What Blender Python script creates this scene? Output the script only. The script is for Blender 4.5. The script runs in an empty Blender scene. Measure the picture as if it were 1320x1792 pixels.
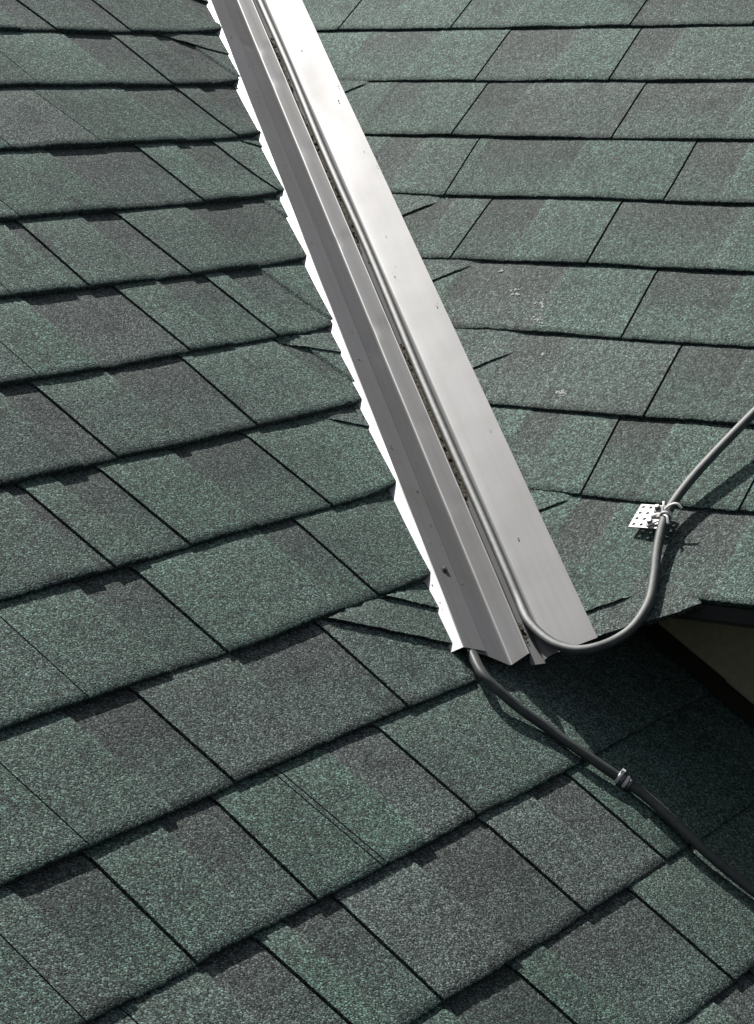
import bpy, bmesh, math, random
from mathutils import Vector, Matrix, noise

sc = bpy.context.scene
rnd = random.Random(11)

# ------------------------------------------------------------------ camera
cam_d = bpy.data.cameras.new('camera')
cam_d.sensor_fit = 'VERTICAL'
cam_d.sensor_height = 36.0
cam_d.lens = 4177.35 / 1792 * 36.0
cam_d.clip_start = 0.05
cam_d.clip_end = 500
cam = bpy.data.objects.new('camera', cam_d)
sc.collection.objects.link(cam)
R_ = Vector((0.97571481, -0.21898392, -0.00516349))
U_ = Vector((0.04540911, 0.17915383, 0.98277257))
F_ = Vector((0.21428633, 0.95914021, -0.18474691))
m = Matrix.Identity(4)
for i in range(3):
    m[i][0] = R_[i]; m[i][1] = U_[i]; m[i][2] = -F_[i]
m[0][3], m[1][3], m[2][3] = -0.70629598, -2.49337632, 0.66369308
cam.matrix_world = m
sc.camera = cam

# ------------------------------------------------------------------ light
SUN_EL = math.radians(49.0)
SUN_AZ = math.radians(-70.0)          # direction the light travels, in plan
L_ = Vector((math.cos(SUN_EL) * math.cos(SUN_AZ), math.cos(SUN_EL) * math.sin(SUN_AZ), -math.sin(SUN_EL)))
w = bpy.data.worlds.new('World'); sc.world = w; w.use_nodes = True
nt = w.node_tree
sky = nt.nodes.new('ShaderNodeTexSky'); sky.sky_type = 'NISHITA'; sky.sun_disc = False
sky.sun_elevation = SUN_EL
sky.air_density = 0.8; sky.dust_density = 3.0; sky.ozone_density = 0.3
sky.sun_rotation = math.atan2(-L_.x, -L_.y)
hs = nt.nodes.new('ShaderNodeHueSaturation'); hs.inputs['Saturation'].default_value = 0.5
nt.links.new(sky.outputs[0], hs.inputs['Color']); nt.links.new(hs.outputs[0], nt.nodes['Background'].inputs[0])
nt.nodes['Background'].inputs[1].default_value = 0.068
sl = bpy.data.lights.new('sun', 'SUN'); sl.energy = 5.0; sl.angle = math.radians(0.53); sl.color = (1.0, 0.975, 0.94)
so = bpy.data.objects.new('sun', sl); sc.collection.objects.link(so)
so.rotation_euler = L_.to_track_quat('-Z', 'Y').to_euler()
vs = sc.view_settings
vs.view_transform = 'Standard'; vs.look = 'None'; vs.gamma = 1.0; vs.use_curve_mapping = False
vs.exposure = 0.35

# ------------------------------------------------------------------ frames
h = math.sqrt(0.5)
SL, SR = 0.660779, 0.674875
uL = Vector((h, h, 0)); dL = Vector((h, -h, -SL)).normalized(); nL = Vector((SL * h, -SL * h, 1)).normalized()
uR = Vector((h, -h, 0)); dR = Vector((-h, -h, -SR)).normalized(); nR = Vector((-SR * h, -SR * h, 1)).normalized()
vd = nL.cross(nR); vd = (vd if vd.y > 0 else -vd).normalized()          # up the valley
VC = Vector((1, 0, 0)); VC = (VC - vd * VC.dot(vd)).normalized(); VN = VC.cross(vd)
EXP = 0.143
GL, GR = 9.0, 8.9466
def PL(u, v, w=0): return uL * u + dL * v + nL * w
def PR(u, v, w=0): return uR * u + dR * v + nR * w
def PV(a, c, n): return vd * a + VC * (c - 0.0065 * a) + VN * n
def frame(side):
    u, d, n = (uL, dL, nL) if side == 'L' else (uR, dR, nR)
    mm = Matrix.Identity(4)
    for i in range(3):
        mm[i][0] = u[i]; mm[i][1] = -d[i]; mm[i][2] = n[i]
    return mm
FR = {'L': frame('L'), 'R': frame('R')}
VLu, VLv = vd.dot(uL), vd.dot(dL)
VRu, VRv = vd.dot(uR), vd.dot(dR)
def dist_valley(side, u, v):
    if side == 'L': return (u * VLv - v * VLu) / math.hypot(VLu, VLv)
    return -(u * VRv - v * VRu) / math.hypot(VRu, VRv)
def u_at_dist(side, v, d):
    if side == 'L': return (d * math.hypot(VLu, VLv) + v * VLu) / VLv
    return (-d * math.hypot(VRu, VRv) + v * VRu) / VRv

# ------------------------------------------------------------------ helpers
def link(o): sc.collection.objects.link(o); return o
def thing(name, label, cat, loc=(0, 0, 0), group=None):
    o = link(bpy.data.objects.new(name, None))
    o.location = loc; o.empty_display_size = 0.05
    o['label'] = label; o['category'] = cat
    if group: o['group'] = group
    return o
def mesh_obj(name, verts, faces, mat, parent=None, smooth=False, matrix=None, tones=None):
    me = bpy.data.meshes.new(name)
    me.from_pydata([tuple(v) for v in verts], [], faces)
    me.materials.append(mat)
    if smooth:
        me.polygons.foreach_set('use_smooth', [True] * len(me.polygons))
    if tones:
        at = me.color_attributes.new('tone', 'FLOAT_COLOR', 'POINT')
        flat = []
        for t in tones: flat += [t[0], t[1], t[2], 1.0]
        at.data.foreach_set('color', flat)
    me.update()
    o = link(bpy.data.objects.new(name, me))
    place(o, parent, matrix)
    return o
def place(o, parent=None, matrix=None):
    if parent:
        o.parent = parent
        o.matrix_parent_inverse = Matrix.Translation(parent.location).inverted() if parent.type == 'EMPTY' else Matrix.Identity(4)
    if matrix: o.matrix_basis = matrix
def catmull(pts, per=10):
    P = [Vector(p) for p in pts]
    P = [P[0] * 2 - P[1]] + P + [P[-1] * 2 - P[-2]]
    out = []
    for i in range(1, len(P) - 2):
        for j in range(per):
            t = j / per
            a, b, c, d = P[i - 1], P[i], P[i + 1], P[i + 2]
            out.append(0.5 * ((2 * b) + (c - a) * t + (2 * a - 5 * b + 4 * c - d) * t * t + (3 * b - a - 3 * c + d) * t ** 3))
    out.append(P[-2])
    return out
def tube(path, rx, ry, up, seg=14, wob=0.0):
    """oval tube; up = reference direction of the short axis (function of index or vector)"""
    V, F = [], []
    n = len(path)
    for i, p in enumerate(path):
        t = (path[min(i + 1, n - 1)] - path[max(i - 1, 0)]).normalized()
        upv = up(i / (n - 1)) if callable(up) else up
        s = t.cross(upv).normalized(); q = s.cross(t).normalized()
        k = 1 + wob * noise.noise(p * 40)
        for j in range(seg):
            a = 2 * math.pi * j / seg
            ca, sa = math.cos(a), math.sin(a)
            e = 0.8
            V.append(p + s * (rx * k * math.copysign(abs(ca) ** e, ca)) + q * (ry * k * math.copysign(abs(sa) ** e, sa)))
    for i in range(n - 1):
        for j in range(seg):
            a, b = i * seg + j, i * seg + (j + 1) % seg
            F.append((a, b, b + seg, a + seg))
    F.append(tuple(range(seg - 1, -1, -1))); F.append(tuple((n - 1) * seg + j for j in range(seg)))
    return V, F
def lathe(profile, seg, mat4):
    V, F = [], []
    for r, z in profile:
        for j in range(seg):
            a = 2 * math.pi * j / seg
            V.append(mat4 @ Vector((r * math.cos(a), r * math.sin(a), z)))
    for i in range(len(profile) - 1):
        for j in range(seg):
            a, b = i * seg + j, i * seg + (j + 1) % seg
            F.append((a, b, b + seg, a + seg))
    F.append(tuple((len(profile) - 1) * seg + j for j in range(seg)))
    return V, F
def box(x0, x1, y0, y1, z0, z1):
    V = [(x, y, z) for z in (z0, z1) for y in (y0, y1) for x in (x0, x1)]
    F = [(0, 2, 3, 1), (4, 5, 7, 6), (0, 1, 5, 4), (2, 6, 7, 3), (0, 4, 6, 2), (1, 3, 7, 5)]
    return V, F

# ------------------------------------------------------------------ materials
def new_mat(name):
    mt = bpy.data.materials.new(name); mt.use_nodes = True
    n = mt.node_tree.nodes; b = n['Principled BSDF']
    return mt, n, mt.node_tree.links, b
def N(n, t, **kw):
    x = n.new(t)
    for k, v in kw.items(): setattr(x, k, v)
    return x
def ramp(n, stops):
    r = n.new('ShaderNodeValToRGB'); el = r.color_ramp.elements
    while len(el) < len(stops): el.new(0.5)
    for e, (p, c) in zip(el, stops):
        e.position = p; e.color = (*c, 1) if isinstance(c, tuple) else (c, c, c, 1)
    return r
def mul(n, l, a, b):
    x = n.new('ShaderNodeMix'); x.data_type = 'RGBA'; x.blend_type = 'MULTIPLY'; x.inputs[0].default_value = 1.0
    l.new(a, x.inputs[6]); l.new(b, x.inputs[7]); return x.outputs[2]
def mixc(n, l, f, a, b, mode='MIX'):
    x = n.new('ShaderNodeMix'); x.data_type = 'RGBA'; x.blend_type = mode
    if isinstance(f, float): x.inputs[0].default_value = f
    else: l.new(f, x.inputs[0])
    for i, q in ((6, a), (7, b)):
        if isinstance(q, tuple): x.inputs[i].default_value = (*q, 1)
        else: l.new(q, x.inputs[i])
    return x.outputs[2]

def granule_material():
    mt, n, l, b = new_mat('granule_shingle')
    geo = N(n, 'ShaderNodeNewGeometry'); pos = geo.outputs['Position']
    att = N(n, 'ShaderNodeAttribute', attribute_name='tone')
    sep = N(n, 'ShaderNodeSeparateColor'); l.new(att.outputs['Color'], sep.inputs[0])
    # soft wandering of the blend inside each patch
    nz = N(n, 'ShaderNodeTexNoise'); nz.inputs['Scale'].default_value = 9; nz.inputs['Detail'].default_value = 4; l.new(pos, nz.inputs['Vector'])
    ma = N(n, 'ShaderNodeMath', operation='MULTIPLY_ADD'); l.new(nz.outputs['Fac'], ma.inputs[0]); ma.inputs[1].default_value = 0.9; ma.inputs[2].default_value = -0.45
    ad = N(n, 'ShaderNodeMath', operation='ADD', use_clamp=True); l.new(ma.outputs[0], ad.inputs[0]); l.new(sep.outputs[0], ad.inputs[1])
    base = mixc(n, l, ad.outputs[0], (0.068, 0.118, 0.096), (0.085, 0.106, 0.098))
    # single granules
    vo = N(n, 'ShaderNodeTexVoronoi', feature='F1'); vo.inputs['Scale'].default_value = 600; l.new(pos, vo.inputs['Vector'])
    sp = N(n, 'ShaderNodeSeparateColor'); l.new(vo.outputs['Color'], sp.inputs[0])
    rp = ramp(n, [(0.0, 0.10), (0.35, 0.47), (0.62, 0.95), (0.84, 1.6), (1.0, 3.0)]); l.new(sp.outputs[0], rp.inputs[0])
    vo2 = N(n, 'ShaderNodeTexVoronoi', feature='F1'); vo2.inputs['Scale'].default_value = 190; l.new(pos, vo2.inputs['Vector'])
    sp2 = N(n, 'ShaderNodeSeparateColor'); l.new(vo2.outputs['Color'], sp2.inputs[0])
    rp2 = ramp(n, [(0.0, 0.82), (1.0, 1.18)]); l.new(sp2.outputs[1], rp2.inputs[0])
    c = mul(n, l, base, rp.outputs[0]); c = mul(n, l, c, rp2.outputs[0])
    # pale and warm grains among the green ones
    r3 = ramp(n, [(0.86, 0.0), (0.9, 0.4)]); l.new(sp.outputs[1], r3.inputs[0])
    c = mixc(n, l, r3.outputs[0], c, (0.21, 0.24, 0.225))
    r4 = ramp(n, [(0.9, 0.0), (0.93, 0.6)]); l.new(sp.outputs[2], r4.inputs[0])
    c = mixc(n, l, r4.outputs[0], c, (0.045, 0.04, 0.038))
    # broad weathering
    nb = N(n, 'ShaderNodeTexNoise'); nb.inputs['Scale'].default_value = 3.2; nb.inputs['Detail'].default_value = 6; l.new(pos, nb.inputs['Vector'])
    rb = ramp(n, [(0.3, 0.82), (0.7, 1.16)]); l.new(nb.outputs['Fac'], rb.inputs[0]); c = mul(n, l, c, rb.outputs[0])
    nw = N(n, 'ShaderNodeTexNoise'); nw.inputs['Scale'].default_value = 21; nw.inputs['Detail'].default_value = 5; nw.inputs['Roughness'].default_value = 0.6; l.new(pos, nw.inputs['Vector'])
    rw = ramp(n, [(0.30, 0.62), (0.42, 0.97), (0.62, 1.0), (0.78, 1.2)]); l.new(nw.outputs['Fac'], rw.inputs[0]); c = mul(n, l, c, rw.outputs[0])
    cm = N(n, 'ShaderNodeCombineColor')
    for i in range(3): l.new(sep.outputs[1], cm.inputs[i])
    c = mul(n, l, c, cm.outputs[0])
    l.new(c, b.inputs['Base Color'])
    b.inputs['Roughness'].default_value = 0.85
    b.inputs['Specular IOR Level'].default_value = 0.35
    bp = N(n, 'ShaderNodeBump'); bp.inputs['Strength'].default_value = 0.42; bp.inputs['Distance'].default_value = 0.0016
    n2 = N(n, 'ShaderNodeTexNoise'); n2.inputs['Scale'].default_value = 260; n2.inputs['Detail'].default_value = 2; l.new(pos, n2.inputs['Vector'])
    m2 = N(n, 'ShaderNodeMath', operation='SUBTRACT'); l.new(n2.outputs['Fac'], m2.inputs[0]); l.new(vo.outputs['Distance'], m2.inputs[1])
    l.new(m2.outputs[0], bp.inputs['Height']); l.new(bp.outputs[0], b.inputs['Normal'])
    return mt
M_GRAN = granule_material()

def asphalt_edge():
    mt, n, l, b = new_mat('asphalt_mat')
    geo = N(n, 'ShaderNodeNewGeometry')
    nz = N(n, 'ShaderNodeTexNoise'); nz.inputs['Scale'].default_value = 300; l.new(geo.outputs['Position'], nz.inputs['Vector'])
    r = ramp(n, [(0.35, (0.012, 0.012, 0.012)), (0.7, (0.05, 0.052, 0.05))]); l.new(nz.outputs['Fac'], r.inputs[0]); l.new(r.outputs[0], b.inputs['Base Color'])
    b.inputs['Roughness'].default_value = 0.9
    return mt
M_ASPH = asphalt_edge()

def metal_material(name, col, metallic, rough, dirt=0.5, spec=0.5):
    mt, n, l, b = new_mat(name)
    geo = N(n, 'ShaderNodeNewGeometry'); pos = geo.outputs['Position']
    nz = N(n, 'ShaderNodeTexNoise'); nz.inputs['Scale'].default_value = 7; nz.inputs['Detail'].default_value = 7; nz.inputs['Roughness'].default_value = 0.65; l.new(pos, nz.inputs['Vector'])
    r = ramp(n, [(0.45, 0.0), (0.75, dirt)]); l.new(nz.outputs['Fac'], r.inputs[0])
    c = mixc(n, l, r.outputs[0], col, (col[0] * 0.78, col[1] * 0.74, col[2] * 0.64))
    # run-off streaks along the valley
    cb = N(n, 'ShaderNodeCombineXYZ')
    for i, (ax_, k_) in enumerate(((vd, 2.2), (VC, 130.0), (VN, 130.0))):
        dt = N(n, 'ShaderNodeVectorMath', operation='DOT_PRODUCT'); l.new(pos, dt.inputs[0]); dt.inputs[1].default_value = tuple(ax_ * k_); l.new(dt.outputs['Value'], cb.inputs[i])
    ns = N(n, 'ShaderNodeTexNoise'); ns.inputs['Scale'].default_value = 1.0; ns.inputs['Detail'].default_value = 5; l.new(cb.outputs[0], ns.inputs['Vector'])
    rs = ramp(n, [(0.42, 0.0), (0.74, 0.6 * dirt)]); l.new(ns.outputs['Fac'], rs.inputs[0])
    c = mixc(n, l, rs.outputs[0], c, (col[0] * 0.66, col[1] * 0.62, col[2] * 0.48))
    # small pits and specks
    vo = N(n, 'ShaderNodeTexVoronoi', feature='F1'); vo.inputs['Scale'].default_value = 55; l.new(pos, vo.inputs['Vector'])
    r2 = ramp(n, [(0.035, 0.8), (0.075, 0.0)]); l.new(vo.outputs['Distance'], r2.inputs[0])
    c = mixc(n, l, r2.outputs[0], c, (0.12, 0.115, 0.11))
    l.new(c, b.inputs['Base Color'])
    b.inputs['Metallic'].default_value = metallic; b.inputs['Specular IOR Level'].default_value = spec
    rr = N(n, 'ShaderNodeMapRange'); rr.inputs[3].default_value = rough - 0.03; rr.inputs[4].default_value = rough + 0.04
    l.new(nz.outputs['Fac'], rr.inputs[0]); l.new(rr.outputs[0], b.inputs['Roughness'])
    bp = N(n, 'ShaderNodeBump'); bp.inputs['Strength'].default_value = 0.07; bp.inputs['Distance'].default_value = 0.004
    n2 = N(n, 'ShaderNodeTexNoise'); n2.inputs['Scale'].default_value = 5.5; n2.inputs['Detail'].default_value = 2; l.new(pos, n2.inputs['Vector'])
    l.new(n2.outputs['Fac'], bp.inputs['Height'])
    bp2 = N(n, 'ShaderNodeBump'); bp2.inputs['Strength'].default_value = 0.05; bp2.inputs['Distance'].default_value = 0.0008
    n3 = N(n, 'ShaderNodeTexNoise'); n3.inputs['Scale'].default_value = 420; n3.inputs['Detail'].default_value = 2; l.new(pos, n3.inputs['Vector'])
    l.new(n3.outputs['Fac'], bp2.inputs['Height']); l.new(bp.outputs[0], bp2.inputs['Normal'])
    l.new(bp2.outputs[0], b.inputs['Normal'])
    return mt
M_METAL = metal_material('weathered_aluminium', (0.148, 0.150, 0.154), 0.0, 0.42, spec=0.115)
M_HEM = metal_material('white_coated_hem', (0.46, 0.465, 0.47), 0.0, 0.42, dirt=0.15, spec=0.3)
M_ZINC = metal_material('galvanised_steel', (0.42, 0.42, 0.42), 0.1, 0.45, 0.2, 0.25)

def simple(name, col, rough=0.6, metallic=0.0, nscale=60, var=0.35, bump=0.2, dist=0.002):
    mt, n, l, b = new_mat(name)
    geo = N(n, 'ShaderNodeNewGeometry')
    nz = N(n, 'ShaderNodeTexNoise'); nz.inputs['Scale'].default_value = nscale; nz.inputs['Detail'].default_value = 5; l.new(geo.outputs['Position'], nz.inputs['Vector'])
    r = ramp(n, [(0.3, tuple(c * (1 - var) for c in col)), (0.7, tuple(min(1, c * (1 + var)) for c in col))])
    l.new(nz.outputs['Fac'], r.inputs[0]); l.new(r.outputs[0], b.inputs['Base Color'])
    b.inputs['Roughness'].default_value = rough; b.inputs['Metallic'].default_value = metallic
    bp = N(n, 'ShaderNodeBump'); bp.inputs['Strength'].default_value = bump; bp.inputs['Distance'].default_value = dist
    l.new(nz.outputs['Fac'], bp.inputs['Height']); l.new(bp.outputs[0], b.inputs['Normal'])
    return mt
M_CABLE = simple('cable_rubber', (0.056, 0.064, 0.059), 0.55, nscale=90, var=0.25, bump=0.15)
M_WALL = simple('olive_stucco', (0.42, 0.39, 0.24), 0.9, nscale=120, var=0.12, bump=0.5)
M_TRIM = simple('dark_trim_paint', (0.013, 0.012, 0.011), 0.55, nscale=30, var=0.2)
M_DIRT = simple('mossy_dirt', (0.062, 0.050, 0.028), 0.95, nscale=220, var=0.7, bump=0.8, dist=0.003)
M_TIE = simple('white_tie', (0.72, 0.71, 0.68), 0.45, nscale=150, var=0.1)
M_BOLT = simple('dark_screw_steel', (0.18, 0.18, 0.18), 0.4, 0.8, nscale=200, var=0.3)
M_DROP = simple('chalky_white', (0.38, 0.38, 0.36), 0.9, nscale=300, var=0.3)

# ------------------------------------------------------------------ roofs
JOINTS = {'L': {
 0: [(.527, .538), (.718, .714)], 1: [(.355, .354), (.664, .658)], 2: [(.33, .342), (.661, .66)],
 3: [(.021, .024), (.411, .411), (.593, .589)], 4: [(.018, .009), (.213, .218)], 5: [(-.225, -.228), (.055, .057), (.241, .244)],
 6: [(-.242, -.24), (.034, .027)], 7: [(-.406, -.402), (-.278, -.271), (-.004, .001)],
 8: [(-.592, -.591), (-.375, -.374), (-.078, -.083)], 9: [(-.745, -.742), (-.528, -.526), (-.21, -.217), (.17, .168)],
 10: [(-.894, -.896), (-.847, -.834), (-.747, -.749), (-.563, -.569), (-.468, -.461), (-.459, -.452), (-.281, -.28), (.095, .104)],
 11: [(-.666, -.661), (-.543, -.547), (-.277, -.275), (-.094, -.094), (.19, .192)], 12: [(-.43, -.427), (-.184, -.182), (.06, .058)]},
 'R': {
 0: [(-.916, -.914), (-.703, -.702), (-.387, -.386)], 1: [(-.591, -.588), (-.365, -.361)], 2: [(-.563, -.561), (-.298, -.295)],
 3: [(-.511, -.501), (-.161, -.155)], 4: [(-.421, -.421), (-.218, -.21)], 5: [(-.105, -.098)], 6: [(-.012, -.006)],
 7: [(-.038, -.03), (.172, .173)], 8: [(.33, .33)]}}
CUTS = {'L': {
 1: [(.542, .657), (.758, .833)], 2: [(.534, .659), (.715, .806)], 3: [(.218, .412), (.496, .591)], 4: [(-.019, .015), (.139, .216), (.368, .549)],
 5: [(-.118, .056), (.146, .242), (.288, .372)], 6: [(-.299, -.241), (-.115, .031), (.228, .275)], 7: [(-.427, -.404), (-.346, -.275), (-.141, -.003)],
 8: [(-.466, -.375), (-.152, -.08)], 9: [(-.624, -.527), (-.37, -.213)], 10: [(-.835, -.748), (-.651, -.566), (-.373, -.281)],
 11: [(-.743, -.664), (-.62, -.545), (-.415, -.276), (-.177, -.094)], 12: [(-.545, -.43), (-.365, -.184)]},
 'R': {
 1: [(-.843, -.715), (-.59, -.466), (-.365, -.288)], 2: [(-.725, -.664), (-.562, -.482), (-.297, -.126)], 3: [(-.66, -.595), (-.479, -.324), (-.158, -.074)],
 4: [(-.575, -.48), (-.421, -.331), (-.215, -.03)], 5: [(-.385, -.231), (-.102, .024)], 6: [(-.242, -.163), (-.01, .085)],
 7: [(-.158, -.106), (-.034, .042)], 8: [(-.029, .024), (.102, .193)]}}
# (side, course, u) -> brownness of the patch that contains u
TONES = {('L', 5, -.05): .95, ('L', 5, -.16): .1, ('L', 11, -.45): .85, ('L', 11, -.35): .9, ('L', 11, -.2): .75, ('L', 10, -.42): .0, ('L', 10, -.32): .85,
         ('L', 12, -.41): .0, ('L', 12, -.3): .55, ('L', 9, -.35): .75, ('L', 9, -.45): .7, ('L', 9, -.12): .6, ('L', 8, -.3): .1, ('L', 7, -.05): .35, ('L', 7, .1): .1,
         ('L', 6, .12): .2, ('L', 6, -.15): .3, ('L', 3, .08): .05, ('L', 3, .3): .55, ('L', 4, -.05): .2, ('L', 2, .28): .75, ('L', 10, -.72): .25,
         ('R', 5, -.3): .85, ('R', 5, -.17): .15, ('R', 6, -.12): .65, ('R', 6, .04): .35, ('R', 8, .0): .9, ('R', 8, .06): .1, ('R', 8, .15): .6, ('R', 1, -.41): .1, ('R', 2, -.4): .7}
V_EAVE = (8 - GR) * EXP
LEFT_END = 0.95       # how far the main roof runs to the right of the valley's foot

def butt_v(side, k, u):
    g = GL if side == 'L' else GR
    off = 7.3 * k + (31 if side == 'R' else 0)
    wav = 0.0034 * noise.noise(Vector((u * 5.0, off, 1.3))) + 0.0013 * noise.noise(Vector((u * 16.0, off, 7.7)))
    return (k - g) * EXP + wav
def rag(u, seed):
    return 0.0010 * noise.noise(Vector((u * 170.0, seed, 0.3))) + 0.0010 * noise.noise(Vector((u * 420.0, seed, 5.3)))
def lift(side, k, u):
    off = 3.1 * k + (57 if side == 'R' else 0)
    return 0.0004 + 0.0022 * abs(noise.noise(Vector((u * 6.0, off, 9.1))))
def near_valley(side, u, v):
    d = dist_valley(side, u, v)
    t = max(0.0, min(1.0, (0.15 - d) / 0.09)) if d > 0 else 1.0
    return t * t * (3 - 2 * t)
def height(side, k, u, s, tooth):
    """height of a course's surface above the roof plane; s = way up from its butt"""
    f = 1 - s / EXP
    v = (k - (GL if side == 'L' else GR)) * EXP - s
    nv = near_valley(side, u, v)
    hb = ((0.0035 + lift(side, k, u)) if side == 'L' else (0.0016 + 1.7 * lift(side, k, u))) * (1 - 0.35 * nv)
    if side == 'L' and k >= 9: nv = 0.0
    base = 0.0009 + max(f, -0.3) * hb + ((0.0024 if side == 'L' else 0.0004) if tooth else 0)
    if side == 'L' and k == 9 and dist_valley('L', u, v) < .06: base = min(base, .0035)
    return base + nv * (0.0026 + 0.0058 * max(f, 0) ** 1.5) if side == 'L' else base * (1 - 0.3 * nv)

def make_shingle(side, k, jl, jr, parent, clip_l=None, clip_r=None, seed=0):
    """one shingle between two joints, jl / jr = (u at the top, u at the butt); clip: u limit as a function of v"""
    g = GL if side == 'L' else GR
    gap = 0.0010 if side == 'L' else 0.0015
    uc = (jl[1] + jr[1]) / 2
    v0 = (k - g) * EXP
    cuts = CUTS[side].get(k)
    if cuts is None:
        wdt = jr[1] - jl[1]
        cuts = [(jr[1] - wdt * rnd.uniform(.25, .5), jr[1])] if side == 'L' else [(jl[1], jl[1] + wdt * rnd.uniform(.3, .5))]
    a, b = jl[1] + gap, jr[1] - gap
    edges = sorted(set([a, b] + [x for c in cuts for x in c if a + 0.008 < x < b - 0.008]))
    tones = {}
    segs = []
    base_tone = rnd.choice((0.0, 0.1, 0.2, 0.32, 0.45)); base_val = rnd.uniform(0.9, 1.1)
    for e0, e1 in zip(edges[:-1], edges[1:]):
        mid = (e0 + e1) / 2
        cut = any(c0 - 0.004 < mid < c1 + 0.004 for c0, c1 in cuts)
        t = base_tone + (rnd.uniform(.15, .45) if cut else 0)
        for (s_, k_, u_), val in TONES.items():
            if s_ == side and k_ == k and e0 <= u_ <= e1: t = val
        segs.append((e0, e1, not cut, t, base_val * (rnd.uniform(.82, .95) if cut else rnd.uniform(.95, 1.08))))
    rows = [0.0, 0.0012, 0.012, 0.045, 0.09, EXP - 0.01, EXP + 0.012, EXP + 0.03]
    cols = []
    soft = rnd.random() < .65
    for e0, e1, tooth, t, val in segs:
        n = max(2, int((e1 - e0) / 0.006))
        for i in range(n + 1):
            x = e0 + (e1 - e0) * i / n
            if i == 0 and e0 != edges[0]: x += 0.0007
            if i == n and e1 != edges[-1]: x -= 0.0007
            cols.append((x, tooth, t, val))
        if len(cols) > n + 1 and soft:
            q = len(cols) - n - 1
            pa, pb = cols[q - 1], cols[q]
            tm, vm = (pa[2] + pb[2]) / 2, (pa[3] + pb[3]) / 2
            cols[q - 1] = (pa[0], pa[1], tm, vm); cols[q] = (pb[0], pb[1], tm, vm)
    lim = lambda u, v: max(min(u, clip_r(v) if clip_r else 9), clip_l(v) if clip_l else -9)
    V, T, F = [], [], []
    nr = len(rows)
    def tilt(x, s):
        f = (x - jl[1]) / max(1e-6, (jr[1] - jl[1]))
        return ((jl[0] - jl[1]) * (1 - f) + (jr[0] - jr[1]) * f) * s / EXP
    sd = k * 3.7 + (50 if side == 'R' else 0)
    for x, tooth, t, val in cols:
        bv = butt_v(side, k, x) + rag(x, sd) + seed
        for ri, s in enumerate(rows):
            v = bv - s
            u = lim(x + tilt(x, s) + (0.0005 * noise.noise(Vector((x * 3, s * 300, sd))) if x in (a, b) else 0), v)
            w = height(side, k, u, s, tooth)
            if ri == 0: w -= 0.0009
            if ri >= nr - 2: w -= 0.004 * (ri - nr + 3)
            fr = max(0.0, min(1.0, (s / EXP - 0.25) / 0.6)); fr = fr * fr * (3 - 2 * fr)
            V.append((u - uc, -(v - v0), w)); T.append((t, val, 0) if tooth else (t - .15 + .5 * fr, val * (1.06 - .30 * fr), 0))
    nc = len(cols)
    for i in range(nc - 1):
        for r in range(nr - 1):
            q = i * nr + r
            F.append((q, q + nr, q + nr + 1, q + 1))
    # butt and side faces go down to the deck with vertices of their own
    def skirt(idx, flip):
        st = len(V)
        for q in idx:
            V.append(V[q]); T.append((0.7, 0.6, 0))
            V.append((V[q][0], V[q][1] + (0.0006 if flip == 2 else 0), -0.004)); T.append((0.7, 0.42, 0))
        for j in range(len(idx) - 1):
            q = st + 2 * j
            F.append((q, q + 1, q + 3, q + 2) if flip else (q, q + 2, q + 3, q + 1))
    skirt([i * nr for i in range(nc)], 2)
    skirt([r for r in range(nr)], 0)
    skirt([(nc - 1) * nr + r for r in range(nr)], 1)
    M = FR[side] @ Matrix.Translation((uc, -v0, 0))
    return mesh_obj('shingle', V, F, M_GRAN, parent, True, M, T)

def build_course(side, k, parent):
    js = list(JOINTS[side].get(k, []))
    g = GL if side == 'L' else GR
    v = (k - g) * EXP
    if side == 'L':
        under = k >= 9
        umin = -1.45 if k > 3 else -1.1
        umax = LEFT_END if under else u_at_dist('L', v - EXP, 0.04) + 0.05
        cr = None if under else (lambda vv: u_at_dist('L', vv, 0.066))
        cl = None
    else:
        umin = u_at_dist('R', v - EXP, 0.06) - 0.05
        umax = 0.75
        cl = lambda vv: u_at_dist('R', vv, 0.086); cr = None
    if not js: js = [((umin + 0.3 + rnd.random() * .3),) * 2]
    while js[0][1] - umin > 0.33:
        if side == 'R': break
        x = js[0][1] - rnd.choice((.14, .19, .24, .29)); js.insert(0, (x, x))
    if side == 'R' and k < 0:
        while js[0][1] - umin > 0.33:
            x = js[0][1] - rnd.choice((.19, .24, .29)); js.insert(0, (x, x))
    while umax - js[-1][1] > 0.33 and (side == 'R' or k >= 9 or k < 0):
        x = js[-1][1] + rnd.choice((.2, .24, .29, .31)); js.append((x, x))
    js = [(umin, umin)] + js + [(umax, umax)]
    for i in range(len(js) - 1):
        if js[i + 1][1] - js[i][1] < 0.006: continue
        first, last = i == 0, i == len(js) - 2
        make_shingle(side, k, js[i], js[i + 1], parent,
                     clip_l=cl, clip_r=cr,
                     seed=rnd.uniform(-.0011, .0011))

def slab(name, pts, side, mat, parent, w0, w1, tone=(0.6, 0.6, 0)):
    """flat polygon in a roof's plane between two heights"""
    P = PL if side == 'L' else PR
    n = len(pts)
    V = [P(u, v, w1) for u, v in pts] + [P(u, v, w0) for u, v in pts]
    F = [tuple(range(n)), tuple(range(2 * n - 1, n - 1, -1))] + [(i, i + n, (i + 1) % n + n, (i + 1) % n) for i in range(n)]
    o = mesh_obj(name, V, F, mat, parent, tones=[tone] * (2 * n))
    bm = bmesh.new(); bm.from_mesh(o.data); bmesh.ops.recalc_face_normals(bm, faces=bm.faces); bm.to_mesh(o.data); bm.free()
    return o

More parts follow.
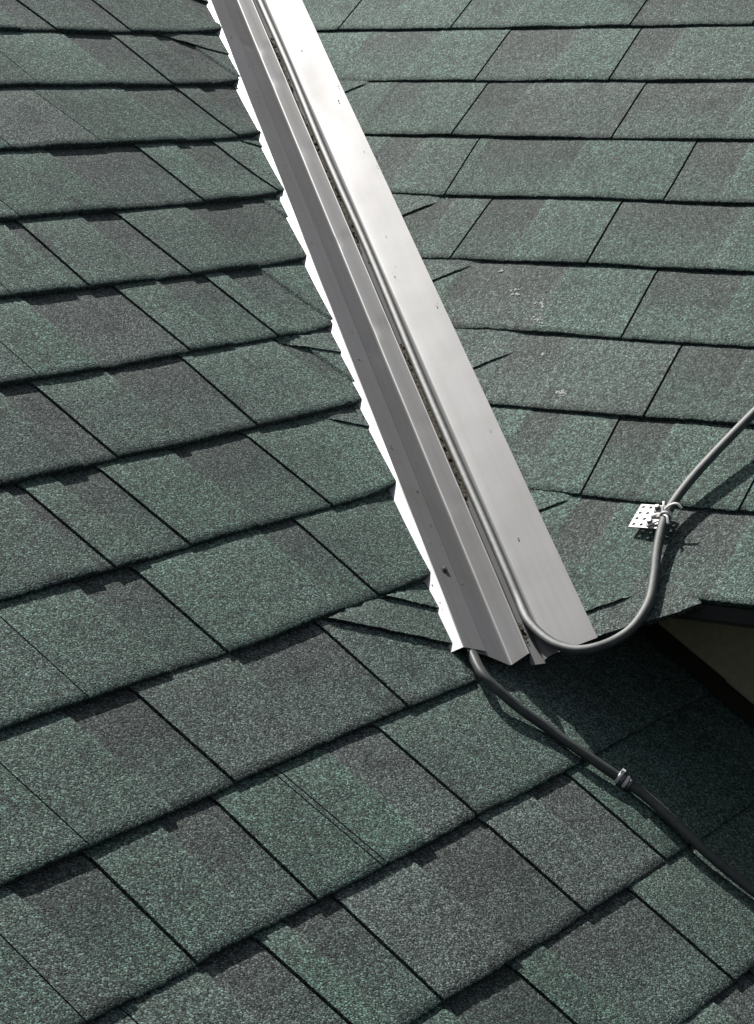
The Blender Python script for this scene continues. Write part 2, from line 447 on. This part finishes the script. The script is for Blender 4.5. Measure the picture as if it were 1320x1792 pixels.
main_roof = thing('main_roof', 'large green asphalt shingle roof slope filling the left and bottom of the view', 'roof', PL(-0.4, 0.9, -0.02))
slab('roof_deck', [(-1.5, -1.75), (1.6, -1.75), (1.6, 1.0), (-1.5, 1.0)], 'L', M_ASPH, main_roof, -0.03, -0.0035)
for k in range(-3, 16):
    build_course('L', k, main_roof)

dormer = thing('dormer', 'green shingled dormer slope on the right above a dark olive wall', 'dormer', PR(0.3, 0.0, -0.2))
vt = -1.75
slab('roof_deck', [(u_at_dist('R', vt, .01), vt), (0.85, vt), (0.85, V_EAVE - .012), (u_at_dist('R', V_EAVE - .012, .01), V_EAVE - .012)], 'R', M_ASPH, dormer, -0.022, -0.0035)
for k in range(-3, 9):
    build_course('R', k, dormer)

# woven shingle ends that cross the valley from the other slope
def flap(side, k, pts, parent, tone, val=1.0, extra=0.0019, low=None, run=.4):
    """pts: polygon (u, v); lower edge = first two points"""
    (u0, v0), (u1, v1) = pts[0], pts[1]
    ups = pts[2:]                     # the upper edge, from the end of the lower edge back to its start
    (u2, v2), (u3, v3) = ups
    n, mrows = 26, 8
    g = GL if side == 'L' else GR
    V, T, F = [], [], []
    uc, vc = (u0 + u1) / 2, (v0 + v1) / 2
    for i in range(n + 1):
        t = i / n
        e = Vector((u0 + (u1 - u0) * t, v0 + (v1 - v0) * t)); q = Vector((u3 + (u2 - u3) * t, v3 + (v2 - v3) * t))
        r = 1 + 0.0
        for j in range(mrows + 1):
            f = j / mrows
            pnt = e.lerp(q, f)
            if j == 0: pnt += Vector((0, 1)) * (0.0011 * noise.noise(Vector((t * 19, v0 * 77, u0 * 31))) + rag(t * .1, u0 * 77))
            s = (k - g) * EXP - pnt.y
            hh = height(side, k, pnt.x, min(max(s, 0), EXP + .03), True)
            if low is not None: hh = max(low, 0)
            tt = min(1.0, t / run); tt = tt * tt * (3 - 2 * tt)
            w = hh + extra * (1 - 0.75 * f) * tt - 0.0016 * (1 - tt)
            if low is None and pnt.y < (k - 1 - g) * EXP + 0.002: w = min(w, 0.0028)
            V.append((pnt.x - uc, -(pnt.y - vc), w)); T.append((tone, val, 0))
    mr = mrows + 1
    for i in range(n):
        for j in range(mrows):
            q = i * mr + j
            F.append((q, q + mr, q + mr + 1, q + 1))
    def skirt(idx, fl):
        st = len(V)
        for q in idx:
            V.append(V[q]); T.append((0.7, 0.4, 0)); V.append((V[q][0], V[q][1], V[q][2] - 0.0065)); T.append((0.7, 0.3, 0))
        for j in range(len(idx) - 1):
            q = st + 2 * j
            F.append((q, q + 1, q + 3, q + 2) if fl else (q, q + 2, q + 3, q + 1))
    skirt([i * mr for i in range(n + 1)], 1); skirt(list(range(mr)), 0); skirt([n * mr + j for j in range(mr)], 1)
    return mesh_obj('shingle', V, F, M_GRAN, parent, True, FR[side] @ Matrix.Translation((uc, -vc, 0)), T)

def left_flap(k, a, b, tone, **kw):
    # lower edge from a to the valley; upper edge lies under the butt of the course above
    (ua, va), (ub, vb) = a, b
    d = Vector((ub - ua, vb - va)).normalized()
    for _ in range(60):
        if dist_valley('L', ub, vb) < 0.066: break
        ub += d.x * .005; vb += d.y * .005
    vtop = (k - 1 - GL) * EXP - 0.02
    back = Vector((ua, va)) - d * 0.0
    flap('L', k, [(back.x, back.y), (ub, vb), (u_at_dist('L', vtop, .066), vtop), (back.x - .004, min(vtop, back.y - .004))], main_roof, tone, **kw)
left_flap(0, (.96, -1.43), (1.009, -1.375), .5)
left_flap(1, (.78, -1.287), (.89, -1.215), .55)
left_flap(3, (.645, -1.003), (.687, -.971), .4)
left_flap(6, (.24, -.562), (.325, -.519), .6)
left_flap(7, (.145, -.43), (.221, -.379), .5)
left_flap(9, (-.205, -.147), (-.048, -.041), .4, extra=0.0042, run=.1)
left_flap(9, (-.09, -.148), (-.012, -.094), .3, extra=0.0056, run=.15)
def right_flap(k, a, b, tone, **kw):
    (ua, va), (ub, vb) = a, b
    d = Vector((ub - ua, vb - va)).normalized()
    for _ in range(60):
        if dist_valley('R', ub, vb) < 0.086: break
        ub += d.x * .005; vb += d.y * .005
    vtop = (k - 1 - GR) * EXP - 0.02
    flap('R', k, [(ua, va), (ub, vb), (u_at_dist('R', vtop, .086), vtop), (ua + .004, min(vtop, va - .004))], dormer, tone, **kw)
right_flap(2, (-.77, -1.137), (-.803, -1.109), .4)
right_flap(4, (-.495, -.842), (-.543, -.802), .5)
right_flap(5, (-.372, -.704), (-.423, -.661), .6)
right_flap(6, (-.226, -.532), (-.277, -.487), .5)
right_flap(8, (-.03, -.277), (-.07, -.246), .1)

# the woven end below the dormer's eave: one shingle of the lower slope turned up across the valley
def eave_piece():
    outline = [(-.035, -.165), (.08, -.157), (.15, -.150), (.187, -.129), (.165, -.110), (.14, -.094), (.116, -.079), (.088, -.060), (.055, -.036), (.040, -.026), (.024, -.034), (-.03, -.10)]
    bm = bmesh.new()
    pts = []
    for i in range(len(outline)):
        a, b = Vector(outline[i]), Vector(outline[(i + 1) % len(outline)])
        n = max(1, int((b - a).length / .006))
        for j in range(n):
            q = a.lerp(b, j / n); q += Vector((noise.noise(Vector((q.x * 120, q.y * 120, 3))), noise.noise(Vector((q.x * 120, q.y * 120, 8))))) * .0016
            pts.append(q)
    n = len(pts)
    V = [(q.x, -q.y, 0.005) for q in pts] + [(q.x, -q.y, 0.005) for q in pts] + [(q.x, -q.y, -0.0015) for q in pts]
    T = [(.8, 1, 0)] * n + [(.7, .4, 0)] * n + [(.7, .3, 0)] * n
    F = [tuple(range(n - 1, -1, -1)), tuple(range(2 * n, 3 * n))] + [(n + i, n + (i + 1) % n, 2 * n + (i + 1) % n, 2 * n + i) for i in range(n)]
    o = mesh_obj('shingle', V, F, M_GRAN, dormer, False, FR['R'], T)
    bm.from_mesh(o.data); bmesh.ops.recalc_face_normals(bm, faces=bm.faces); bm.to_mesh(o.data); bm.free()
eave_piece()
# a second woven end lying over it, with its edge running up from the metal
flap('R', 9, [(.112, -.131), (.058, -.091), (.0, -.16), (.105, -.165)], dormer, .15, extra=0.0022, low=0.0052)

# dormer's eave trim, soffit and wall
eave = PR(0, V_EAVE, 0)
def horiz_prism(name, prof, u0, u1, mat):
    """prof: (out, z) with out measured downslope in plan from the eave, z from the eave; runs along the eave"""
    outv = Vector((-h, -h, 0))
    V = []
    for u in (u0, u1):
        for o_, z in prof: V.append(PR(u, V_EAVE, 0) + outv * o_ + Vector((0, 0, z)))
    n = len(prof)
    F = [(i, (i + 1) % n, (i + 1) % n + n, i + n) for i in range(n)] + [tuple(range(n - 1, -1, -1)), tuple(range(n, 2 * n))]
    ob = mesh_obj(name, V, F, mat, dormer)
    bm = bmesh.new(); bm.from_mesh(ob.data); bmesh.ops.recalc_face_normals(bm, faces=bm.faces); bm.to_mesh(ob.data); bm.free()
    return ob
horiz_prism('drip_edge', [(-.006, -.002), (.0, -.004), (.0005, -.020), (-.006, -.022)], .16, .85, M_TRIM)
horiz_prism('fascia', [(-.030, -.004), (-.0075, -.008), (-.0075, -.026), (-.030, -.026)], .10, .85, M_TRIM)
UW = .316
OV = (UW - PR(0, V_EAVE).dot(uL))
horiz_prism('soffit', [(-.031, -.016), (-.031, -.023), (-.24, -.023), (-.24, -.016)], .02, .85, M_TRIM)
wall_v = [(-.02, 0), (.95, 0)]
zt = eave.z - .0235
def wall_piece():
    V = []
    thick = uL * .09
    vs_ = [(.0 - zt / 1) * 0 - .06 + i * .1 for i in range(11)]
    front_b = [PL(UW, v, 0.002) for v in vs_]
    front_t = [Vector((q.x, q.y, max(zt, q.z + .002))) for q in front_b]
    n = len(vs_)
    V = front_b + front_t + [q + thick for q in front_b] + [q + thick for q in front_t]
    F = []
    for i in range(n - 1):
        F += [(i, i + 1, n + i + 1, n + i), (2 * n + i, 3 * n + i, 3 * n + i + 1, 2 * n + i + 1), (n + i, n + i + 1, 3 * n + i + 1, 3 * n + i)]
    F += [(n - 1, 3 * n - 1, 4 * n - 1, 2 * n - 1)]
    ob = mesh_obj('wall', V, F, M_WALL, dormer)
    bm = bmesh.new(); bm.from_mesh(ob.data); bmesh.ops.recalc_face_normals(bm, faces=bm.faces); bm.to_mesh(ob.data); bm.free()
    ob['label'] = 'olive stucco wall in deep shade under the eave'
wall_piece()
# step flashing where the wall meets the main roof
for i in range(6):
    v0_, v1_ = -.02 + i * EXP, -.02 + (i + 1) * EXP + .02
    t = .0008
    V = []
    for v in (v0_, v1_):
        lo = .008 + (.002 if v == v1_ else 0)
        base = PL(UW - .045, v, lo); cor = PL(UW - .003, v, lo); top = cor + Vector((0, 0, .003))
        V += [base, cor, top, base + nL * .0012, cor + nL * .0012 - uL * .001, top - uL * .001]
    F = [(0, 1, 7, 6), (1, 2, 8, 7), (3, 9, 10, 4), (4, 10, 11, 5), (0, 6, 9, 3), (2, 5, 11, 8), (0, 3, 4, 1), (1, 4, 5, 2), (6, 7, 10, 9), (7, 8, 11, 10)]
    mesh_obj('step_flashing', V, F, M_TRIM, dormer)

# ------------------------------------------------------------------ metal cover in the valley
cover = thing('valley_flashing', 'long folded grey metal valley cover running between the two roof slopes', 'flashing', PV(-0.02, 0, 0))
A0, A1 = -0.015, 2.4
def rounded(profile, r=0.0016, seg=6):
    out = [Vector(profile[0])]
    for i in range(1, len(profile) - 1):
        p0, p1, p2 = Vector(profile[i - 1]), Vector(profile[i]), Vector(profile[i + 1])
        rr = min(r, (p0 - p1).length * .4, (p2 - p1).length * .4)
        a = p1 + (p0 - p1).normalized() * rr; b = p1 + (p2 - p1).normalized() * rr
        for j in range(seg + 1):
            t = j / seg
            out.append(a * (1 - t) ** 2 + p1 * 2 * t * (1 - t) + b * t * t)
    out.append(Vector(profile[-1]))
    return out
def sheet(name, profile, a0, a1, dents=(), wav=0.0006, r=0.0036, step=0.012, endfun=None, mat=None):
    pr = rounded(profile, r)
    # extra columns on the wide faces so that they can bend
    full = [pr[0]]
    for q in pr[1:]:
        d = (q - full[-1]).length
        k = max(1, int(d / 0.007))
        p0 = full[-1].copy()
        for j in range(1, k + 1): full.append(p0.lerp(q, j / k))
    n = len(full); steps = int((a1 - a0) / step)
    V, F = [], []
    for i in range(steps + 1):
        for q in full:
            a = a0 + (a1 - a0) * i / steps
            if endfun and i == 0: a += endfun(q.x)
            c, nn = q
            nn += wav * noise.noise(Vector((a * 4.0, c * 14, 2.0))) + wav * .35 * noise.noise(Vector((a * 17, c * 30, 6.0)))
            for (da, dc, amp, sa, scx) in dents:
                nn += amp * math.exp(-((a - da) / sa) ** 2 - ((c - dc) / scx) ** 2)
            V.append(PV(a, c, nn))
    for i in range(steps):
        for j in range(n - 1):
            q = i * n + j
            F.append((q, q + 1, q + n + 1, q + n))
    ob = mesh_obj(name, V, F, mat or M_METAL, cover, True)
    md = ob.modifiers.new('thickness', 'SOLIDIFY'); md.thickness = 0.0007; md.offset = -1
    es = ob.modifiers.new('edges', 'EDGE_SPLIT'); es.split_angle = math.radians(45)
    return ob
# left leaf: strip on the shingles, bend, first face (laps over the channel)
sheet('white_hem', [(-.082, .0328), (-.0702, .0388), (-.0594, .0439)], A0 + .003, A1, wav=.0003, mat=M_HEM)
sheet('left_leaf', [(-.0602, .0437), (-.0585, .0440), (-.0335, .0360)], A0 + .002, A1, wav=.0005, r=.001,
      dents=[(.35, -.05, -.0008, .03, .01)])
sheet('channel', [(-.056, .0418), (-.037, .0352), (-.0040, .0165), (.0165, .0345), (.0190, .0155), (.0370, .0170)], A0 - .002, A1,
      dents=[(1.56, .006, -.0026, .010, .006), (1.44, .007, -.0022, .014, .006), (1.20, .008, -.0012, .02, .006), (.93, .003, -.0026, .009, .007), (.69, .006, -.0022, .014, .007), (.45, .009, -.0012, .014, .006), (.28, .009, -.0018, .010, .006), (1.57, -.02, -.0016, .010, .01), (.62, -.02, -.0010, .02, .01)])
sheet('right_flange', [(.0345, .0205), (.0405, .0272), (.0925, .0478)], A0 - .001, A1, wav=.0004, r=.003,
      endfun=lambda c: 0.0, dents=[(1.42, .075, -.0012, .10, .04)])
# dirt gathered in the slot
def debris():
    V, F = [], []
    for i in range(520):
        a = rnd.uniform(0.02, 2.1); c = rnd.gauss(.0245, .0026); r = rnd.uniform(.0008, .0021) * (1.6 if rnd.random() < .06 else 1)
        dens = noise.noise(Vector((a * 3.2, 4.0, 1.0)))
        if dens < -.12 + rnd.uniform(-.2, .2): continue
        p = PV(a, c, .0168 + r * .5 + max(0, dens) * .006 * rnd.random())
        st = len(V)
        ax = [Vector((rnd.uniform(-1, 1), rnd.uniform(-1, 1), rnd.uniform(-1, 1))).normalized() for _ in range(6)]
        for d in ((1, 0, 0), (-1, 0, 0), (0, 1, 0), (0, -1, 0), (0, 0, 1), (0, 0, -1)):
            V.append(p + Vector(d) * r * rnd.uniform(.6, 1.4))
        for f in ((0, 2, 4), (2, 1, 4), (1, 3, 4), (3, 0, 4), (2, 0, 5), (1, 2, 5), (3, 1, 5), (0, 3, 5)):
            F.append(tuple(st + q for q in f))
    o = mesh_obj('debris', V, F, M_DIRT, cover, False); o['kind'] = 'stuff'
debris()
def silt():
    V, F = [], []
    n = 220
    for i in range(n + 1):
        a = .03 + 2.08 * i / n
        hgt = .0150 + .0065 * max(0, .30 + noise.noise(Vector((a * 3.2, 4.0, 1.0))))
        for c, f in ((.0185, .5), (.022, 1), (.026, .9), (.0305, .4)):
            V.append(PV(a, c, .0162 + (hgt - .0162) * f + .0006 * noise.noise(Vector((a * 90, c * 300, 0)))))
    for i in range(n):
        for j in range(3):
            q = i * 4 + j; F.append((q, q + 1, q + 5, q + 4))
    mesh_obj('silt', V, F, M_DIRT, cover, True)
silt()
def orient(z):
    q = z.normalized().to_track_quat('Z', 'Y'); return q.to_matrix().to_4x4()
def head(name, pos, z, r, hh, mat, parent, seg=8):
    M = Matrix.Translation(pos) @ orient(z)
    V, F = lathe([(r * 1.5, 0), (r * 1.5, hh * .25), (r, hh * .3), (r, hh * .85), (r * .75, hh)], seg, M)
    return mesh_obj(name, V, F, mat, parent)
head('screw', PV(.132, -.0455, .0405), VN + VC * .35, .0028, .003, M_BOLT, cover)

# grit lying on the metal
def grit():
    V, F = [], []
    spots = [(.06, -.066, .0415), (.072, -.066, .0415), (.105, -.067, .041)]
    for i in range(46):
        c = rnd.choice((rnd.uniform(-.056, -.036), rnd.uniform(-.03, -.006), rnd.uniform(.05, .09)))
        n_ = {0: lambda c: .0440 - (c + .056) * .375, 1: lambda c: .0358 - (c + .037) * .641, 2: lambda c: .0275 + (c - .0405) * .4135}[0 if c < -.036 else 1 if c < 0 else 2](c)
        spots.append((rnd.uniform(.0, 1.9), c, n_ + .0006))
    for a, c, n_ in spots:
        p = PV(a, c, n_); r = rnd.uniform(.0006, .0014); st = len(V)
        for d in ((1, 0, 0), (-1, 0, 0), (0, 1, 0), (0, -1, 0), (0, 0, 1), (0, 0, -1)): V.append(p + Vector(d) * r * rnd.uniform(.7, 1.4))
        for f in ((0, 2, 4), (2, 1, 4), (1, 3, 4), (3, 0, 4), (2, 0, 5), (1, 2, 5), (3, 1, 5), (0, 3, 5)): F.append(tuple(st + q for q in f))
    o = mesh_obj('grit', V, F, M_DROP, cover); o['kind'] = 'stuff'
grit()

# ------------------------------------------------------------------ heating cables
slot = [PV(a, .0328 + .0011 * math.sin(a * 9.0), .0228) for a in (2.4, 1.8, 1.5, 1.2, .9, .6, .4, .25, .14, .09)]
loop = [(0.0300, 0.0306, 0.0470), (0.0356, -0.0004, 0.0373), (0.0456, -0.027, 0.0306), (0.0626, -0.0488, 0.0283), (0.0831, -0.0588, 0.0321), (0.1078, -0.0571, 0.0399), (0.1296, -0.0508, 0.0521), (0.1525, -0.0313, 0.0724), (0.1689, -0.0022, 0.0946), (0.1825, 0.0282, 0.1174), (0.2018, 0.0611, 0.1454), (0.2245, 0.0813, 0.1688), (0.2665, 0.1025, 0.2038), (0.3363, 0.1305, 0.2565), tuple(PR(.176, -.503, .030)), tuple(PR(.222, -.60, .024)), tuple(PR(.31, -.71, .015)), tuple(PR(.47, -.80, .012)), tuple(PR(.66, -.86, .012)), tuple(PR(.84, -.89, .012))]
path = catmull(slot + [Vector(q) for q in loop], 8)
c1 = thing('heating_cable', 'grey roof heating cable leaving the metal slot and looping up to the white bracket', 'cable', path[len(path) // 2])
V, F = tube(path, .0056, .0046, nR)
mesh_obj('cable_sheath', V, F, M_CABLE, c1, True)
pts2 = [PV(.22, -.046, .027), PV(.12, -.046, .027), PV(.05, -.0465, .028), (-0.0495, -0.0254, 0.0274), (-0.0477, -0.0671, 0.0119), (-0.033, -0.0837, -0.0039), (-0.0134, -0.0942, -0.0215), (0.0155, -0.1055, -0.0427), (0.0422, -0.1235, -0.0618), (0.0698, -0.1385, -0.0817), (0.0872, -0.1446, -0.0939), (0.1114, -0.1595, -0.1116), (0.1451, -0.2017, -0.1453), (0.1692, -0.2241, -0.1682), (0.1992, -0.2473, -0.193), (0.262, -0.297, -0.242), (0.332, -0.367, -0.303)]
path2 = catmull(pts2, 8)
c2 = thing('heating_cable', 'dark heating cable snaking down the main roof from under the metal cover', 'cable', path2[24])
V, F = tube(path2, .0060, .0050, nL)
mesh_obj('cable_sheath', V, F, M_CABLE, c2, True)

def ring(name, center, axis, up, r, tr, mat, parent):
    s = axis.cross(up).normalized(); q = s.cross(axis).normalized()
    V, F = [], []
    n, k = 20, 8
    for i in range(n):
        a = 2 * math.pi * i / n; d = s * math.cos(a) + q * math.sin(a)
        for j in range(k):
            b = 2 * math.pi * j / k
            V.append(center + d * (r + tr * .6 * math.cos(b)) + axis * tr * math.sin(b))
    for i in range(n):
        for j in range(k):
            F.append((i * k + j, ((i + 1) % n) * k + j, ((i + 1) % n) * k + (j + 1) % k, i * k + (j + 1) % k))
    return mesh_obj(name, V, F, mat, parent, True)
ctr = Vector((0.0872, -0.1446, -0.0939)); ax = (Vector((0.1114, -0.1595, -0.1116)) - Vector((0.0698, -0.1385, -0.0817))).normalized()
for off, mat in ((-.005, M_TIE), (-.0005, M_BOLT), (.004, M_TIE), (.0085, M_BOLT)):
    o = ring('cable_tie', ctr + ax * off, ax, nL, .0062, .0022, mat, c2)
# tie head
M = Matrix.Translation(ctr - ax * .005 + nL * .0075 + uL * .001) @ orient(ax)
bv, bf = box(-.003, .003, -.0022, .0028, -.002, .002)
mesh_obj('tie_head', [M @ Vector(q) for q in bv], bf, M_TIE, c2)

# ------------------------------------------------------------------ perforated bracket
br_c = PR(.0745, -.246, .0115)
bracket = thing('cable_bracket', 'small white perforated metal bracket screwed down where the cable is tied', 'bracket', br_c)
def plate():
    nx, ny = 4, 4
    cw, ch = .0098, .0096
    x0, y0 = -.0180, -.0195
    V, F = [], []
    for i in range(nx):
        for j in range(ny):
            cx, cy = x0 + (i + .5) * cw, y0 + (j + .5) * ch
            st = len(V)
            sq = [(1, 0), (1, 1), (0, 1), (-1, 1), (-1, 0), (-1, -1), (0, -1), (1, -1)]
            for sx, sy in sq: V.append((cx + sx * cw / 2, cy + sy * ch / 2, 0))
            for q in range(8):
                a = math.pi / 4 * q; V.append((cx + .0023 * math.cos(a), cy + .0023 * math.sin(a), 0))
            for q in range(8): F.append((st + q, st + (q + 1) % 8, st + 8 + (q + 1) % 8, st + 8 + q))
    return V, F
V, F = plate()
MB = Matrix.Translation(br_c) @ FR['R'].to_3x3().to_4x4() @ Matrix.Rotation(math.radians(-4), 4, 'Y') @ Matrix.Rotation(math.radians(-1), 4, 'Z')
o = mesh_obj('plate', [MB @ Vector(q) for q in V], F, M_ZINC, bracket)
bm = bmesh.new(); bm.from_mesh(o.data); bmesh.ops.remove_doubles(bm, verts=bm.verts, dist=1e-5); bm.to_mesh(o.data); bm.free()
md = o.modifiers.new('thickness', 'SOLIDIFY'); md.thickness = .0011; md.offset = -1
for x, y in ((.0065, .0125), (.0070, -.0115)):
    hd = head('screw', MB @ Vector((x, y, .0002)), nR, .0034, .0052, M_BOLT, bracket)
    V, F = lathe([(.0058, 0), (.0058, .0011), (.0036, .0013)], 16, Matrix.Translation(MB @ Vector((x, y, .0))) @ orient(nR))
    mesh_obj('washer', V, F, M_ZINC, bracket)
# tie strap round the cable with its two loose ends
tc = Vector((0.2018, 0.0611, 0.1454)); tx = (Vector((0.2245, 0.0813, 0.1688)) - Vector((0.1825, 0.0282, 0.1174))).normalized()
tc = tc + tx * .008
ring('strap', tc, tx, nR, .0066, .0019, M_TIE, bracket)
ring('strap', tc + tx * .0045, (tx + uR * .45).normalized(), nR, .0070, .0016, M_TIE, bracket)
def strip_path(name, pts, r):
    pp = catmull(pts, 6); V, F = tube(pp, r, r * .5, nR, 8); return mesh_obj(name, V, F, M_TIE, bracket, True)
def Q(u, d, w): return tc + uR * u + dR * d + nR * w
strip_path('strap_end', [Q(-.004, -.001, .005), Q(.004, -.008, .010), Q(.012, -.011, .011), Q(.019, -.008, .007)], .0017)
strip_path('strap_end', [Q(.0, .003, .005), Q(.006, .007, .006), Q(.010, .015, .003)], .0016)
strip_path('strap_end', [Q(-.003, .0, .006), Q(-.004, -.009, .009), Q(-.007, -.015, .008)], .0016)
strip_path('strap_arm', [MB @ Vector((.004, -.001, .001)), MB @ Vector((.014, .001, .003)), Q(-.002, .004, -.002)], .0022)
strip_path('strap_arm', [MB @ Vector((.006, -.017, .001)), MB @ Vector((.018, -.010, .003)), Q(-.001, .012, -.001)], .0020)

# ------------------------------------------------------------------ droppings on the dormer's shingles
def splat(u, v, k, r, n=8):
    V, F = [], []
    for _ in range(n):
        du, dv = rnd.gauss(0, r * .6), rnd.gauss(0, r * .7); rr = r * rnd.uniform(.15, .42)
        st = len(V); m_ = 9
        s = (k - GR) * EXP - (v + dv)
        z = height('R', k, u, max(0, s), True)
        V.append(PR(u + du, v + dv, z + .0006))
        for i in range(m_):
            a = 2 * math.pi * i / m_; q = rr * rnd.uniform(.5, 1.3)
            V.append(PR(u + du + q * math.cos(a), v + dv + q * math.sin(a), z + .0004))
        for i in range(m_): F.append((st, st + 1 + (i + 1) % m_, st + 1 + i))
    mesh_obj('dropping', V, F, M_DROP, dormer)
for u, v, k, r in ((-.332, -.686, 5, .004), (-.2865, -.640, 5, .006), (-.240, -.621, 5, .007), (-.226, -.587, 5, .006), (-.312, -.541, 6, .008), (-.194, -.5236, 6, .004), (-.136, -.4497, 6, .007)):
    splat(u, v, k, r)

# ------------------------------------------------------------------ loose granules washed against the cable and the lowest woven edge
def loose():
    V, F, T = [], [], []
    def grain(p, r):
        st = len(V); b = rnd.choice((.5, .9, 1.2, 1.7))
        for d in ((1, 0, 0), (-1, 0, 0), (0, 1, 0), (0, -1, 0), (0, 0, 1), (0, 0, -1)):
            V.append(p + Vector(d) * r * rnd.uniform(.6, 1.4)); T.append((.6, b, 0))
        for f in ((0, 2, 4), (2, 1, 4), (1, 3, 4), (3, 0, 4), (2, 0, 5), (1, 2, 5), (3, 1, 5), (0, 3, 5)): F.append(tuple(st + q for q in f))
    def drop(u, v, r):
        k = math.floor(v / EXP + GL) + 1
        s_ = (k - GL) * EXP - v
        grain(PL(u, v, height('L', k, u, s_, False) + r * .7), r)
    for i in range(420):
        q = path2[rnd.randrange(30, len(path2) - 20)]
        clump = noise.noise(q * 22)
        if clump < rnd.uniform(-.3, .35): continue
        sd = rnd.choice((-1, 1)); off = sd * (.0055 + abs(rnd.gauss(0, .006)))
        drop(q.dot(uL) + off, q.dot(dL) + rnd.uniform(-.01, .01), rnd.uniform(.0006, .0014))
    for i in range(170):
        t = rnd.random()
        drop(-.205 + .157 * t + rnd.gauss(0, .004), -.141 + .106 * t + abs(rnd.gauss(.003, .004)), rnd.uniform(.0006, .0016))
    o = mesh_obj('loose_granules', V, F, M_GRAN, main_roof, False, None, T); o['kind'] = 'stuff'
loose()
